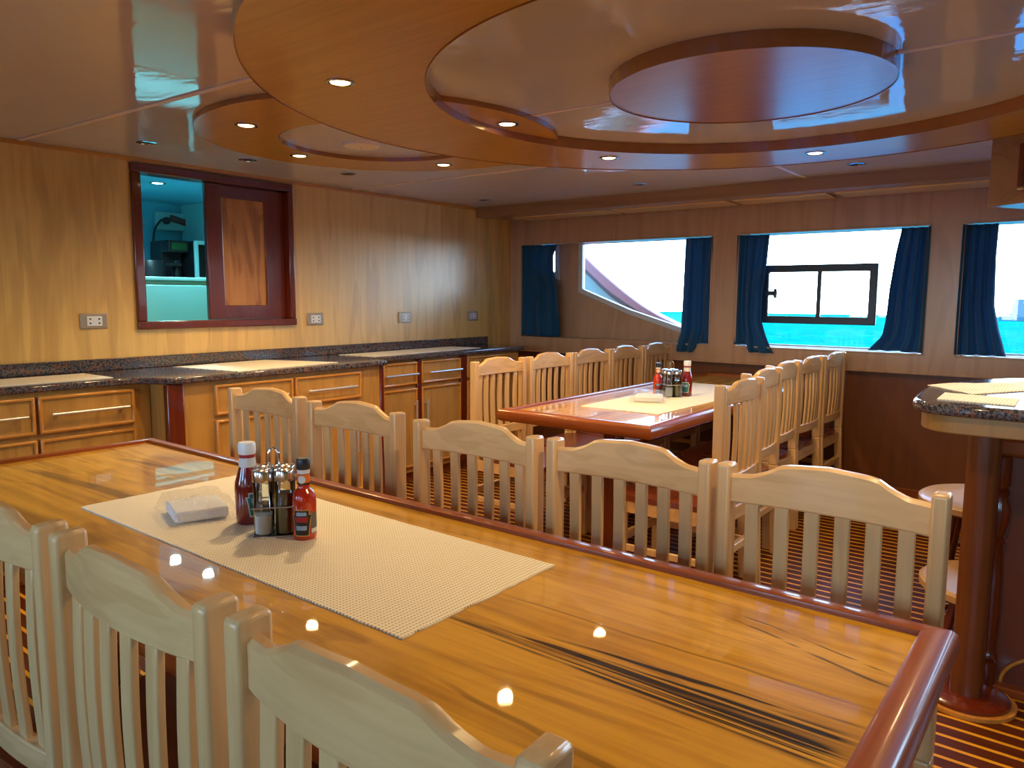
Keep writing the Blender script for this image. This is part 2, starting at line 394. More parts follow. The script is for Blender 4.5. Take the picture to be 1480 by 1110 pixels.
# hull wall with window openings
OPS = [(2.25,3.975), (.862,2.045), (-.52,.668), (-1.9,-.72), (-3.2,-2.1)]
ZB, ZT = .957, 1.737
def hullwall(name, x0, x1, mat, ops):
    return struct(MB().plate([(YR,.834),(YW,.834),(YW,ZC),(YR,ZC)], [[(a,ZB),(b,ZB),(b,ZT),(a,ZT)] for a, b in ops], x0, x1, 'x').build(name, mat))
hullwall('wall_back', XH, XH+.14, M['hull_oak'], OPS)
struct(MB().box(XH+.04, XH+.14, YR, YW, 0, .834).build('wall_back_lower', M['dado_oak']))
struct(MB().box(XH-.008, XH+.05, YR, YW, .826, .842).build('trim_%d' % k, M['hull_oak'], bevel=.004)); k += 1
struct(MB().box(XH+.03, XH+.041, YR, YW, 0, .09).build('baseboard_back', M['mahogany_y'], bevel=.004))
for i, (a, b) in enumerate(OPS):           # thin raised lip round every opening
    struct(MB().plate([(a-.012,ZB-.012),(b+.012,ZB-.012),(b+.012,ZT+.012),(a-.012,ZT+.012)], [[(a,ZB),(b,ZB),(b,ZT),(a,ZT)]], XH-.006, XH+.002, 'x').build('trim_%d' % k, M['hull_oak'], bevel=.002)); k += 1
# walls behind the camera, with windows along the other ship side
OPF = [(-2.6,-1.9), (-.7,.1), (.9,1.7), (2.5,3.2)]
struct(MB().plate([(YR,0),(YW,0),(YW,ZC),(YR,ZC)], [[(a,.9),(b,.9),(b,1.76),(a,1.76)] for a, b in OPF], XF-.14, XF, 'x').build('wall_front', M['hull_oak']))
struct(MB().box(XF, XH+.2, YR-.1, YR, 0, ZC).build('wall_right', M['wall_oak']))
for a, b in OPF: portal(XF-.15, a, b, .9, 1.76, -1)
for a, b in OPS: portal(XH+.30, a, b, ZB, ZT, 1)
# beam along the hull under the ceiling
struct(MB().prism([(4.74,ZC),(4.74,1.94),(4.78,1.94),(XH,1.955),(XH,ZC)], YR, YW, 'y').build('beam', M['beam_oak'], bevel=.003))
for i, (a, b) in enumerate([(2.98,3.86), (2.05,2.93), (1.40,2.00), (-.4,1.35)]):
    struct(MB().box(4.93, 5.17, a, b, 1.936, 1.947).build('trim_%d' % k, M['glare_oak'], bevel=.003)); k += 1

# outside: sea, bulwark of the ship, far shore
SL = -.0172
sea = MB().grid(2, 2, lambda u, v: (-60+u*1500, -1100+v*2200, -1.3+SL*(-60+u*1500))).build('sea', M['sea'])
tag(sea, 'turquoise sea with small white ripples outside the windows', 'sea', kind='stuff')
shore_m = plain('hazy_shore', srgb(30,72,84), .9); bld_m = plain('hazy_building', srgb(66,88,98), .9)
def seaz(x): return -1.3+SL*x
X0 = 420.
sh = MB().prism(smooth_loop([(-65,3),(20,3),(36,2.6),(30,5),(16,9),(6,7),(-14,11),(-40,10),(-65,11)], 5), 20, 70, 'x').box(0, 20, -65, 38, .15, 2.2).build('shore', shore_m)
sh.location = (X0,0,seaz(X0)); tag(sh, 'hazy low shore across the water in the rightmost window', 'shore')
bl = [(31,5,6),(23,6,11),(14,5,7),(5,8,13),(-6,7,9),(-18,9,14)]
for (y, w, h), lb in zip(bl, ['small pale building at the left tip of the far shore', 'taller pale building second from the left on the far shore', 'low pale building in the middle of the far shore', 'tall pale block right of the low one on the far shore', 'pale building partly cut by the right window edge', 'tallest pale block on the far shore beyond the window edge']):
    b = MB().box(-4, 4, -w/2, w/2, 0, h).box(-3, 3, -w/3, w/3, h, h+2).build('distant_building', bld_m)
    b.location = (X0+9, y, seaz(X0)+2.21); tag(b, lb, 'building', 'buildings on the far shore')
bul = thing('bulwark', 'curved ship bulwark with pink cap rail outside the left window', 'bulwark', (6.2,3.4,0))
pk = plain('pink_painted_rail', srgb(128,74,74), .4); dk = plain('brown_rubbing_strip', srgb(60,28,24), .4); bw = plain('pale_green_bulwark', srgb(100,118,110), .4)
up = smooth_loop([(4.25,1.93,),(3.974,1.713),(3.699,1.491),(3.325,1.234),(2.968,1.065),(2.4,.86)], 6, False)
lo = smooth_loop([(4.25,1.78),(3.964,1.590),(3.64,1.335),(3.18,1.085),(2.966,1.010),(2.4,.80)], 6, False)
lo2 = [(y, z-.045) for y, z in lo]; bot = [(y, -1.40) for y, z in lo]
sh_ = lambda P: [(y-3.4, z) for y, z in P]
MB().prism(sh_(up+lo[::-1]), -.06, .07, 'x').build('cap_rail', pk, bul, bevel=.01)
MB().prism(sh_(lo+lo2[::-1]), -.03, .05, 'x').build('rubbing_strip', dk, bul)
MB().prism(sh_(lo2+bot[::-1]), -.01, .04, 'x').build('side_panel', bw, bul)

# windows: panes, frames and the shaped hull skin of the first opening
def quad(mb, a, b, z0, z1, x0, x1): return mb.box(x0, x1, a, b, z0, z1)
w1 = bpy.data.objects.new('window_1', None); COL.objects.link(w1); w1['kind'] = 'structure'; w1.location = (XH+.15, 3.1, 1.3)
def L1(P): return [(y-3.1, z-1.3) for y, z in P]
big = [(3.482,1.77),(3.479,1.34),(3.0,1.165),(2.559,1.037),(2.25,.985),(2.25,1.77)]
sliv = [(3.69,1.76),(3.685,1.447),(3.80,1.50),(3.90,1.60),(3.92,1.76)]
def inset(P, d):
    c = Vector((sum(p[0] for p in P)/len(P), sum(p[1] for p in P)/len(P))); out = []
    n = len(P)
    for i in range(n):
        a, b, cc = Vector(P[i-1]), Vector(P[i]), Vector(P[(i+1) % n])
        n1 = Vector((-(b-a).y, (b-a).x)).normalized(); n2 = Vector((-(cc-b).y, (cc-b).x)).normalized()
        if n1.dot(c-b) < 0: n1 = -n1
        if n2.dot(c-b) < 0: n2 = -n2
        nn = (n1+n2).normalized(); out.append(tuple(b+nn*d/max(.35, nn.dot(n1))))
    return out
MB().plate(L1([(2.05,.9),(4.1,.9),(4.1,1.85),(2.05,1.85)]), [L1(big), L1(sliv)], 0, .04, 'x').build('hull_skin', M['hull_oak'], w1)
for P in (big, sliv):
    MB().plate(L1(inset(P,-.004)), [L1(inset(P,.036))], -.012, .035, 'x').build('window_frame', M['white_frame'], w1, bevel=.004)
    MB().prism(L1(inset(P,.02)), .012, .018, 'x').build('pane', M['glass'], w1)
def rect_window(n, a, b, loc_x):
    w = bpy.data.objects.new('window_%d' % n, None); COL.objects.link(w); w['kind'] = 'structure'; yc = (a+b)/2; w.location = (loc_x, yc, 1.34)
    h = (b-a)/2+.02; z0, z1 = ZB-1.34-.02, ZT-1.34+.02
    MB().plate([(-h,z0),(h,z0),(h,z1),(-h,z1)], [[(-h+.032,z0+.034),(h-.032,z0+.034),(h-.032,z1-.022),(-h+.032,z1-.022)]], 0, .03, 'x').build('window_frame', M['white_frame'], w, bevel=.004)
    MB().box(-.09, .0, -h+.02, h-.02, z0+.016, z0+.024).build('window_sill', M['white_frame'], w, bevel=.003)
    MB().box(.012, .017, -h+.03, h-.03, z0+.03, z1-.02).build('pane', M['glass'], w)
    return w
for n, (a, b) in enumerate(OPS[1:], 2): rect_window(n, a, b, XH+.15)
for n, (a, b) in enumerate(OPF, 6):
    w = bpy.data.objects.new('window_%d' % n, None); COL.objects.link(w); w['kind'] = 'structure'; w.location = (XF-.1, (a+b)/2, 1.33); h = (b-a)/2
    MB().plate([(-h,-.43),(h,-.43),(h,.43),(-h,.43)], [[(-h+.035,-.395),(h-.035,-.395),(h-.035,.395),(-h+.035,.395)]], -.02, .02, 'x').build('window_frame', M['white_frame'], w)
    MB().box(-.003, .003, -h+.03, h-.03, -.4, .4).build('pane', M['glass'], w)
# black sliding hatch let into the second window
sw = thing('sliding_window', 'small black framed sliding window set in the middle pane', 'window', (XH+.15, 1.535, 1.325))
A, B, z0, z1 = -.375, .385, -.205, .20
MB().plate([(A,z0),(B,z0),(B,z1),(A,z1)], [[(A+.05,z0+.05),(B-.05,z0+.05),(B-.05,z1-.05),(A+.05,z1-.05)]], -.03, .0, 'x').build('frame', M['black_frame'], sw, bevel=.006)
MB().box(-.026, -.004, -.022, .004, z0+.045, z1-.045).build('mullion', M['black_frame'], sw, bevel=.003)
MB().box(-.014, -.010, A+.045, -.015, z0+.045, z1-.045).build('pane', M['glass'], sw)
MB().box(-.020, -.016, -.003, B-.045, z0+.045, z1-.045).build('pane', M['glass'], sw)
MB().box(-.045, -.02, B-.115, B-.03, -.012, .02).box(-.05, -.03, B-.115, B-.095, -.03, .035).build('latch', M['black_frame'], sw, bevel=.004)

# curtains ----------------------------------------------------------
def curtain(label, outer, inner, folds, hang0, hang1, x=XH+.035, seed=0):
    """outer / inner: (height fraction from top, y) edges; bottom heights from outer to inner side"""
    ztop = ZT-.004
    def fn(u, v):
        yo, yi = lerp_poly(outer, v), lerp_poly(inner, v); y = yo+(yi-yo)*u
        zb = hang0+(hang1-hang0)*(0. if u < .33 else min(1, (u-.33)/.12))
        z = ztop+(zb-ztop)*v
        over = max(0., min(1., (1.04-z)/.1)) if hang1 < ZB and u > .25 else 0
        amp = .012+.010*v
        xx = x + amp*math.sin(u*folds*2*PI+seed+.6*math.sin(3*v+seed)) + .004*math.sin(u*folds*5.3*PI+2*seed)
        xx -= over*.062 + .048*(1-over)*max(0., 1-u/.14)**1.0
        return (xx, y, z)
    y0 = outer[0][1]
    o = MB().grid(60, 30, fn).build('curtain', M['curtain'], loc=(x, y0, ztop), smooth=True, solid=.004)
    return tag(o, label, 'curtain', 'navy window curtains')
curtain('navy curtain at the far left end beside the serving counter', [(0,3.983),(1,3.981)], [(0,3.62),(.12,3.66),(.3,3.655),(.45,3.61),(1,3.585)], 3.5, .966, .963, seed=1)
curtain('navy curtain hanging straight at the right side of the shaped window', [(0,2.240),(1,2.242)], [(0,2.47),(1,2.50)], 3, .966, .895, seed=2)
curtain('navy curtain left of the small black sliding window', [(0,2.056),(1,2.056)], [(0,1.845),(.25,1.86),(.5,1.885),(.72,1.885),(.85,1.85),(1,1.765)], 3, .966, .916, seed=3)
curtain('navy curtain right of the black sliding window, swept wide at its foot', [(0,.850),(1,.852)], [(0,1.015),(.2,1.04),(.5,1.065),(.75,1.075),(.88,1.09),(1,1.17)], 3.2, .962, .965, seed=4)
curtain('navy curtain in the rightmost window, widening at its foot', [(0,.680),(1,.680)], [(0,.508),(.25,.51),(.62,.50),(.8,.47),(1,.425)], 3.2, .962, .962, seed=5)

# ================================================================== CEILING FEATURES
Z1, Z2 = 1.975, 2.0
rg = thing('ceiling_ring', 'large flat oak ring with lamps hung under the ceiling', 'ceiling ring', (2.472,1.053,Z1))
MB().ring((0,0), 1.5275, (.053,-.062), 1.068, 0, .0245, 160).build('panel', M['ring_oak'], rg)
MB().ring((0,0), 1.531, (0,0), 1.5285, -.003, .0445, 160).build('edge_band', M['band_oak'], rg)
MB().ring((.053,-.062), 1.0665, (.053,-.062), 1.064, -.003, .0445, 160).build('edge_band', M['band_oak'], rg)
dc = thing('ceiling_disc', 'round oak disc hung in the centre of the large ceiling ring', 'ceiling disc', (2.509,.984,Z1))
MB().lathe([(.449,0),(.449,.0445)], seg=96).build('panel', M['disc_oak'], dc)
MB().ring((0,0), .4535, (0,0), .4500, -.003, .0445, 96).build('edge_band', M['band_oak'], dc)
sr = thing('ceiling_ring', 'smaller oak ring partly tucked above the large ring', 'ceiling ring', (2.429,2.667,Z2))
MB().ring((0,0), .804, (.025,.053), .452, .0005, .0195, 128).build('panel', M['ring_oak'], sr)
MB().ring((0,0), .807, (0,0), .8045, .0002, .0195, 128).build('edge_band', M['band_oak'], sr)
MB().ring((.025,.053), .4515, (.025,.053), .449, .0002, .0195, 128).build('edge_band', M['band_oak'], sr)

def downlight(x, y, z, label, lit, group, watts=0., col=(1,.70,.34), r=.047, ang=150):
    t = thing('downlight', label, 'ceiling lamp', (x, y, z), 0, group)
    MB().lathe([(r*.72,.004),(r*.72,-.001),(r*.80,-.0045),(r,-.003),(r,0)], seg=28).build('trim_ring', M['dark_chrome'], t, smooth=True)
    if lit:
        MB().lathe([(.0005,-.006),(r*.35,-.0055),(r*.62,-.003),(r*.72,.001)], seg=24).build('bulb', M['bulb'] if col[2] < .6 else M['bulb_cool'], t, smooth=True)
        d = bpy.data.lights.new('downlight_beam', 'SPOT'); d.energy = watts; d.color = col; d.spot_size = math.radians(ang); d.spot_blend = .8; d.shadow_soft_size = .03
        o = bpy.data.objects.new('downlight_beam', d); COL.objects.link(o); o.parent = t; o.location = (0,0,-.02)
    else:
        MB().lathe([(.0005,-.0045),(r*.3,-.004),(r*.34,-.001),(r*.72,.003)], seg=24).build('lens', M['dark_glass'], t, smooth=True)
    return t
LW = 24.
for (x, y, lb) in [(1.625,1.981,'lit ceiling lamp on the near part of the large oak ring'), (3.265,1.961,'lit ceiling lamp on the far side of the large ring, left one'), (3.737,1.119,'lit ceiling lamp on the far side of the large ring, right one')]:
    downlight(x, y, Z1, lb, True, 'lamps of the large ring', LW)
for (x, y) in [(3.25,.02), (1.35,.35), (2.3,-.25)]:
    downlight(x, y, Z1, 'lit ceiling lamp of the large ring above the frame', True, 'lamps of the large ring above', LW)
for (x, y, lb) in [(1.853,2.869,'lit ceiling lamp at the left end of the small oak ring'), (2.403,3.259,'lit ceiling lamp on the far edge of the small ring, left one'), (3.028,2.849,'lit ceiling lamp on the far edge of the small ring, right one'), (2.488,1.981,'lit ceiling lamp seen inside the opening of the large ring')]:
    downlight(x, y, Z2, lb, True, 'lamps of the small ring', LW)
for (x, y, lb) in [(1.825,3.661,'unlit chrome ceiling lamp above the serving hatch'), (2.377,3.677,'unlit chrome ceiling lamp just right of the hatch top'), (2.996,3.598,'unlit chrome ceiling lamp below the small ring'), (4.40,3.721,'unlit chrome ceiling lamp in the far left corner'), (4.382,2.402,'unlit chrome ceiling lamp above the shaped window'), (4.436,1.107,'unlit chrome ceiling lamp above the sliding window')]:
    downlight(x, y, ZC, lb, False, 'unlit ceiling lamps')
sa = thing('smoke_alarm', 'round cream alarm cover inside the small ceiling ring', 'smoke alarm', (2.464,2.858,ZC))
MB().lathe([(.0005,-.022),(.05,-.021),(.085,-.014),(.09,0)], seg=40).build('cover', M['smoke'], sa, smooth=True)
MB().lathe([(.0005,-.0235),(.006,-.0225),(.006,-.02)], seg=12).build('indicator', M['black'], sa)
# boxed air duct at the right
ad = thing('air_duct_box', 'wood veneered box with dark grille under the ceiling at right', 'air duct', (4.0,.44,1.703))
MB().prism([(0,0),(-.50,-.80),(.35,-1.3),(.83,-.56)], 0, ZC-1.703-.0005).build('casing', M['beam_oak'], ad, bevel=.006)
d1 = Vector((-.5,-.8)).normalized(); ang = math.atan2(d1.y, d1.x); Mg = Matrix.Rotation(ang, 4, 'Z')
gf = MB().box(.14, .80, -.012, .004, .05, .25, Mg)
gf.build('grille_frame', M['mahogany'], ad, bevel=.003)
for i in range(9): MB().box(.165, .775, -.018, -.008, .07+i*.019, .078+i*.019, Mg).build('grille_slat', M['black_frame'], ad)

# ================================================================== SERVING HATCH + GALLEY
hx = thing('serving_hatch', 'dark mahogany framed serving hatch with a half open sliding panel', 'hatch', (2.44,YW,1.55))
def HB(x0, x1, y0, y1, z0, z1): return MB().box(x0-2.44, x1-2.44, y0-YW, y1-YW, z0-1.55, z1-1.55)
FW = .05
for nm, a in (('frame_top', (1.941,2.950,YW-.022,YW+.095,1.945,1.992)), ('frame_bottom', (1.941,2.950,YW-.03,YW+.095,1.108,1.152)), ('frame_side', (1.941,1.992,YW-.022,YW+.095,1.152,1.945)), ('frame_side', (2.912,2.950,YW-.022,YW+.095,1.152,1.945))):
    HB(*a).build(nm, M['mahogany'], hx, bevel=.006)
sd = MB().plate([(2.385-2.44,1.153-1.55),(2.911-2.44,1.153-1.55),(2.911-2.44,1.944-1.55),(2.385-2.44,1.944-1.55)], [[(2.487-2.44,1.235-1.55),(2.775-2.44,1.235-1.55),(2.775-2.44,1.868-1.55),(2.487-2.44,1.868-1.55)]], .030, .062, 'y').build('sliding_door', M['mahogany'], hx, bevel=.004)
HB(2.48,2.782,YW+.042,YW+.052,1.228,1.875).build('door_panel', M['panel_oak'], sd)
# galley behind the bulkhead
GY = 5.95
struct(MB().box(1.0, 4.0, YW+.1, GY, -.08, 0).build('galley_floor', M['galley_wall']))
struct(MB().box(1.0, 4.0, YW+.1, GY, ZC+.001, ZC+.06).build('galley_ceiling', M['galley_wall']))
struct(MB().box(1.0, 4.0, GY, GY+.1, 0, ZC+.06).build('galley_wall_back', M['galley_wall']))
struct(MB().box(.9, 1.0, YW+.1, GY, 0, ZC).build('galley_wall_left', M['galley_wall']))
struct(MB().box(4.0, 4.1, YW+.1, GY, 0, ZC).build('galley_wall_right', M['galley_wall']))
for (x, y, lb) in [(2.50,4.90,'lit white lamp in the galley ceiling seen through the hatch'), (2.49,4.46,'lit white lamp in the galley ceiling close behind the hatch')]:
    downlight(x, y, ZC+.001, lb, True, 'galley ceiling lamps', 30., (.42,.90,1.0), .05, 165)
fr = thing('fridge', 'white fridge standing behind the serving hatch', 'fridge', (2.4,4.95,0))
MB().box(-.5, .62, -.25, .25, .05, 1.385).build('body', M['galley_tinted_white'], fr, bevel=.012)
MB().box(-.52, .64, -.27, .27, 1.385, 1.41).build('top', M['galley_tinted_white'], fr, bevel=.006)
MB().box(-.48, .60, -.262, -.25, .1, 1.36).build('door', M['galley_tinted_white'], fr, bevel=.006)
MB().box(-.45, .6, -.2, .2, 0, .05).build('plinth', M['black'], fr)
bc = thing('back_counter', 'galley counter along the back wall behind the fridge', 'counter', (2.6,5.65,0))
MB().box(-1.2, 1.2, -.28, .28, 0, 1.36).build('body', M['galley_tinted_white'], bc)
MB().box(-1.22, 1.22, -.30, .28, 1.36, 1.40).build('worktop', M['steel'], bc, bevel=.004)
mw = thing('microwave', 'small dark microwave with its white edged door ajar in the galley', 'microwave', (3.10,5.62,1.40))
MB().box(-.03, .07, -.12, .16, .012, .31).build('body', M['black'], mw, bevel=.008)
mdoor = MB().plate([(-.05,.005),(.10,.005),(.10,.31),(-.05,.31)], [[(-.022,.035),(.075,.035),(.075,.28),(-.022,.28)]], -.165, -.14, 'y').build('door', M['galley_tinted_white'], mw, bevel=.004)
MB().box(-.025, .08, -.156, -.150, .035, .28).build('door_glass', M['dark_glass'], mdoor)
for s1 in (-.015,.055):
    for s2 in (-.1,.13): MB().lathe([(.012,0),(.012,.013)], (s1,s2,0), 10).build('foot', M['black'], mw)
cm = thing('coffee_machine', 'dark coffee machine left of the microwave in the galley', 'coffee machine', (2.98,5.68,1.40))
MB().box(-.08, .08, .0, .16, 0, .31).box(-.08, .08, -.12, .0, .22, .31).box(-.08, .08, -.12, 0, 0, .03).build('body', M['black'], cm, bevel=.006)
MB().box(-.06, .06, -.128, -.12, .24, .29).build('display', plain('green_panel', srgb(30,80,40), .4), cm)
MB().lathe([(.035,0),(.045,.08),(.03,.12),(.03,.13)], (0,-.06,.031), 20).build('jug', M['dark_glass'], cm, smooth=True)
pn = thing('saucepan', 'dark saucepan with its handle pointing right in the galley', 'pan', (2.74,5.55,1.40))
MB().lathe([(.10,0),(.11,.02),(.11,.14),(.105,.15)], seg=28).build('pot', M['black'], pn, smooth=True)
MB().tube([(.1,0,.115),(.15,0,.125),(.24,0,.125)], .016).build('handle', M['black'], pn, smooth=True)
cb = thing('wall_cupboard', 'white wall cupboard at the right inside the galley', 'cupboard', (3.42,5.55,1.60))
MB().box(-.21, .45, -.05, .39, 0, .42).build('body', M['galley_tinted_white'], cb, bevel=.005)
MB().box(-.20, .44, -.07, -.05, .01, .41).build('door', M['galley_tinted_white'], cb, bevel=.005)
sk = thing('cable_socket', 'wall box with a dark plugged cable inside the galley', 'socket', (3.10,5.95,1.86))
MB().box(-.11, .13, -.05, 0, -.05, .09).build('box', M['galley_tinted_white'], sk, bevel=.006)
MB().box(-.02, .15, -.08, -.045, .02, .07, Matrix.Rotation(.25, 4, 'Y')).build('cover', M['mahogany'], sk, bevel=.006)
MB().lathe([(.028,0),(.03,.02),(.02,.045)], (-.05,-.095,.02), 16, 'y').build('plug', M['black'], sk, smooth=True)
MB().tube(smooth_loop([(-.05,-.095,.02),(-.10,-.10,.02),(-.15,-.09,-.06),(-.155,-.07,-.18),(-.14,-.06,-.30),(-.11,-.05,-.46)], 6, False), .008).build('cable', M['black'], sk, smooth=True)

# sockets on the bulkhead
for (x, z, w, lb) in [(1.72,1.159,.135,'double wall socket left of the serving hatch'), (3.11,1.143,.13,'double wall socket just right of the serving hatch'), (3.925,1.138,.13,'double wall socket in the middle of the lit wall'), (4.695,1.138,.13,'double wall socket nearest the far corner')]:
    t = thing('wall_socket', lb, 'socket', (x, YW, z), 0, 'sockets on the oak wall')
    MB().box(-w/2, w/2, -.010, 0, -.040, .040).build('plate', M['plate'], t, bevel=.006)
    ins = MB().box(-.038, .038, -.014, -.009, -.025, .025).build('socket_insert', M['white'], t, bevel=.002)
    for px in (-.022, .022):
        for pz in (-.011, .011): MB().lathe([(.0045,-.0005),(.0045,.002)], (px,-.0155,pz), 10, 'y').build('pin_hole', M['black'], ins)

# ================================================================== COUNTERS
ZK = .90
ct = thing('countertop', 'speckled granite countertop below the serving hatch with projecting middle', 'countertop', (1.8,3.8,ZK))
out = [(.2,YW-.002),(.2,3.63),(1.60,3.63),(1.685,3.618),(1.735,3.57),(1.765,3.50),(1.80,3.47),(1.84,3.462),(3.15,3.462),(3.175,3.472),(3.185,3.50),(3.185,YW-.002)]
MB().prism([(x-1.8,y-3.8) for x, y in out], -.032, 0).build('slab', M['granite'], ct, bevel=.008, seg=3)
MB().box(.2-1.8, 3.185-1.8, YW-.024-3.8, YW-.002-3.8, .0005, .063).build('backsplash', M['granite'], ct, bevel=.003)
cu = thing('countertop', 'speckled granite countertop running to the far corner', 'countertop', (4.0,3.9,ZK))
MB().prism([(3.187-4,YW-.002-3.9),(3.187-4,3.66-3.9),(4.84-4,3.66-3.9),(4.87-4,3.69-3.9),(4.87-4,YW-.002-3.9)], -.032, 0).build('slab', M['granite'], cu, bevel=.008, seg=3)
MB().box(3.187-4, 4.87-4, YW-.024-3.9, YW-.002-3.9, .0005, .063).build('backsplash', M['granite'], cu, bevel=.003)

def bar_handle(par, p0, p1, out=-.03, r=.0075):
    """straight steel bar between two points on a front (local), standing off in -y"""
    a, b = Vector(p0), Vector(p1); d = (b-a).normalized()
    mb = MB().tube([a+Vector((0,out,0)), b+Vector((0,out,0))], r, 10)
    for q in (a+d*.03, b-d*.03): mb.tube([q, q+Vector((0,out,0))], r*.8, 8)
    return mb.build('handle', M['handle_steel'], par, smooth=True)
def front(par, name, x0, x1, z0, z1, y, handle=None, trim=True, mat='cab_oak'):
    """drawer or door front with a raised bead frame"""
    d = MB().box(x0, x1, y-.014, y, z0, z1).build(name, M[mat], par, bevel=.002)
    if trim:
        w = .014
        MB().plate([(x0,z0),(x1,z0),(x1,z1),(x0,z1)], [[(x0+w,z0+w),(x1-w,z0+w),(x1-w,z1-w),(x0+w,z1-w)]], y-.024, y-.012, 'y').build('bead_frame', M['cab_trim'], d, bevel=.004)
    if handle: bar_handle(d, (handle[0], y-.014, handle[1]), (handle[2], y-.014, handle[3]))
    return d
# left run
bx = thing('base_cabinet', 'oak drawer cabinet left of the projecting middle unit', 'cabinet', (1.0,3.88,0))
yl = 3.66-3.88
MB().box(.22-1, 1.776-1, yl, .215, .08, ZK-.033).build('body', M['cab_oak'], bx)
MB().box(.22-1, 1.776-1, yl+.05, .21, 0, .08).build('plinth', M['mahogany_x'], bx)
for x0, x1 in ((.42,.838), (.846,1.263), (1.277,1.694)):
    front(bx, 'drawer', x0-1, x1-1, .680, .846, yl, (x0+.045-1,.765,x1-.035-1,.765))
    front(bx, 'door', x0-1, x1-1, .12, .656, yl, (x1-.05-1,.36,x1-.05-1,.54))
# projecting middle unit
bx = thing('base_cabinet', 'oak cabinet projecting forward below the serving hatch', 'cabinet', (2.45,3.8,0))
ym = 3.50-3.8
MB().box(1.779-2.45, 3.155-2.45, ym, .295, .08, ZK-.033).build('body', M['cab_oak'], bx)
MB().box(1.80-2.45, 3.14-2.45, ym+.05, .29, 0, .08).build('plinth', M['mahogany_x'], bx)
MB().box(1.778-2.45, 1.862-2.45, ym-.012, ym+.03, .0, ZK-.033).build('corner_post', M['mahogany'], bx, bevel=.006)
MB().box(3.13-2.45, 3.160-2.45, ym-.012, ym+.03, .0, ZK-.033).build('corner_post', M['mahogany'], bx, bevel=.006)
for x0, x1 in ((2.02,2.485), (2.50,2.97)):
    front(bx, 'drawer', x0-2.45, x1-2.45, .690, .845, ym, (x0+.07-2.45,.762,x1-.05-2.45,.762))
    front(bx, 'door', x0-2.45, x1-2.45, .12, .664, ym, (x1-.05-2.45,.36,x1-.05-2.45,.54))
# right run
bx = thing('base_cabinet', 'oak cabinet with mahogany stiles running to the far corner', 'cabinet', (4.0,3.9,0))
yr = 3.70-3.9
MB().box(3.19-4, 4.80-4, yr, .195, .08, ZK-.033).build('body', M['cab_oak'], bx)
MB().box(3.19-4, 4.78-4, yr+.05, .19, 0, .08).build('plinth', M['mahogany_x'], bx)
for x0, x1 in ((3.30,3.325), (3.640,3.680), (4.088,4.155)):
    MB().box(x0-4, x1-4, yr-.018, yr+.005, .08, ZK-.034).build('stile', M['mahogany'], bx, bevel=.003)
for i, (x0, x1, hx_) in enumerate(((3.327,3.637,3.61), (3.683,4.085,3.715), (4.158,4.77,4.20))):
    front(bx, 'drawer', x0-4, x1-4, .695, .850, yr, ((x0+.0 if i == 0 else x0+.06)-4,.768,x1-.01-4,.768))
    front(bx, 'door', x0-4, x1-4, .12, .668, yr, (hx_-4,.40,hx_-4,.585))

def runner(label, pts, z, mat, group, amp=.0, name='place_mat', thick=.003):
    """ribbed liner as a thin slab with a serrated edge"""
    cx = sum(p[0] for p in pts)/4; cy = sum(p[1] for p in pts)/4
    P = [Vector((p[0]-cx, p[1]-cy)) for p in pts]
    rnd = random.Random(int(cx*1000)); nu, nv = 26, 60
    def fn(u, v):
        p = (P[0]*(1-u)+P[1]*u)*(1-v)+(P[3]*(1-u)+P[2]*u)*v
        e = 0
        if u in (0., 1.) or v in (0., 1.): p = p*(1+.004*rnd.uniform(-1,1))
        return (p.x, p.y, thick/2+amp*max(0, math.sin(7*u+3)*math.sin(11*v)))
    o = MB().grid(nu, nv, fn).build(name, M[mat], solid=thick)
    o.location = (cx, cy, z+.0004); return tag(o, label, 'place mat', group)
g = 'ribbed mats on the granite counter'
runner('cream mat at the far left of the granite counter', [(.95,3.69),(1.62,3.69),(1.61,3.99),(.95,3.99)], ZK, 'mat_x', g)
runner('cream mat on the projecting counter below the hatch', [(2.165,3.50),(2.86,3.56),(2.67,4.03),(2.08,4.00)], ZK, 'mat_x', g)
runner('cream mat on the counter nearest the far corner', [(3.30,3.73),(4.42,3.77),(4.38,4.05),(3.24,4.02)], ZK, 'mat_x', g)

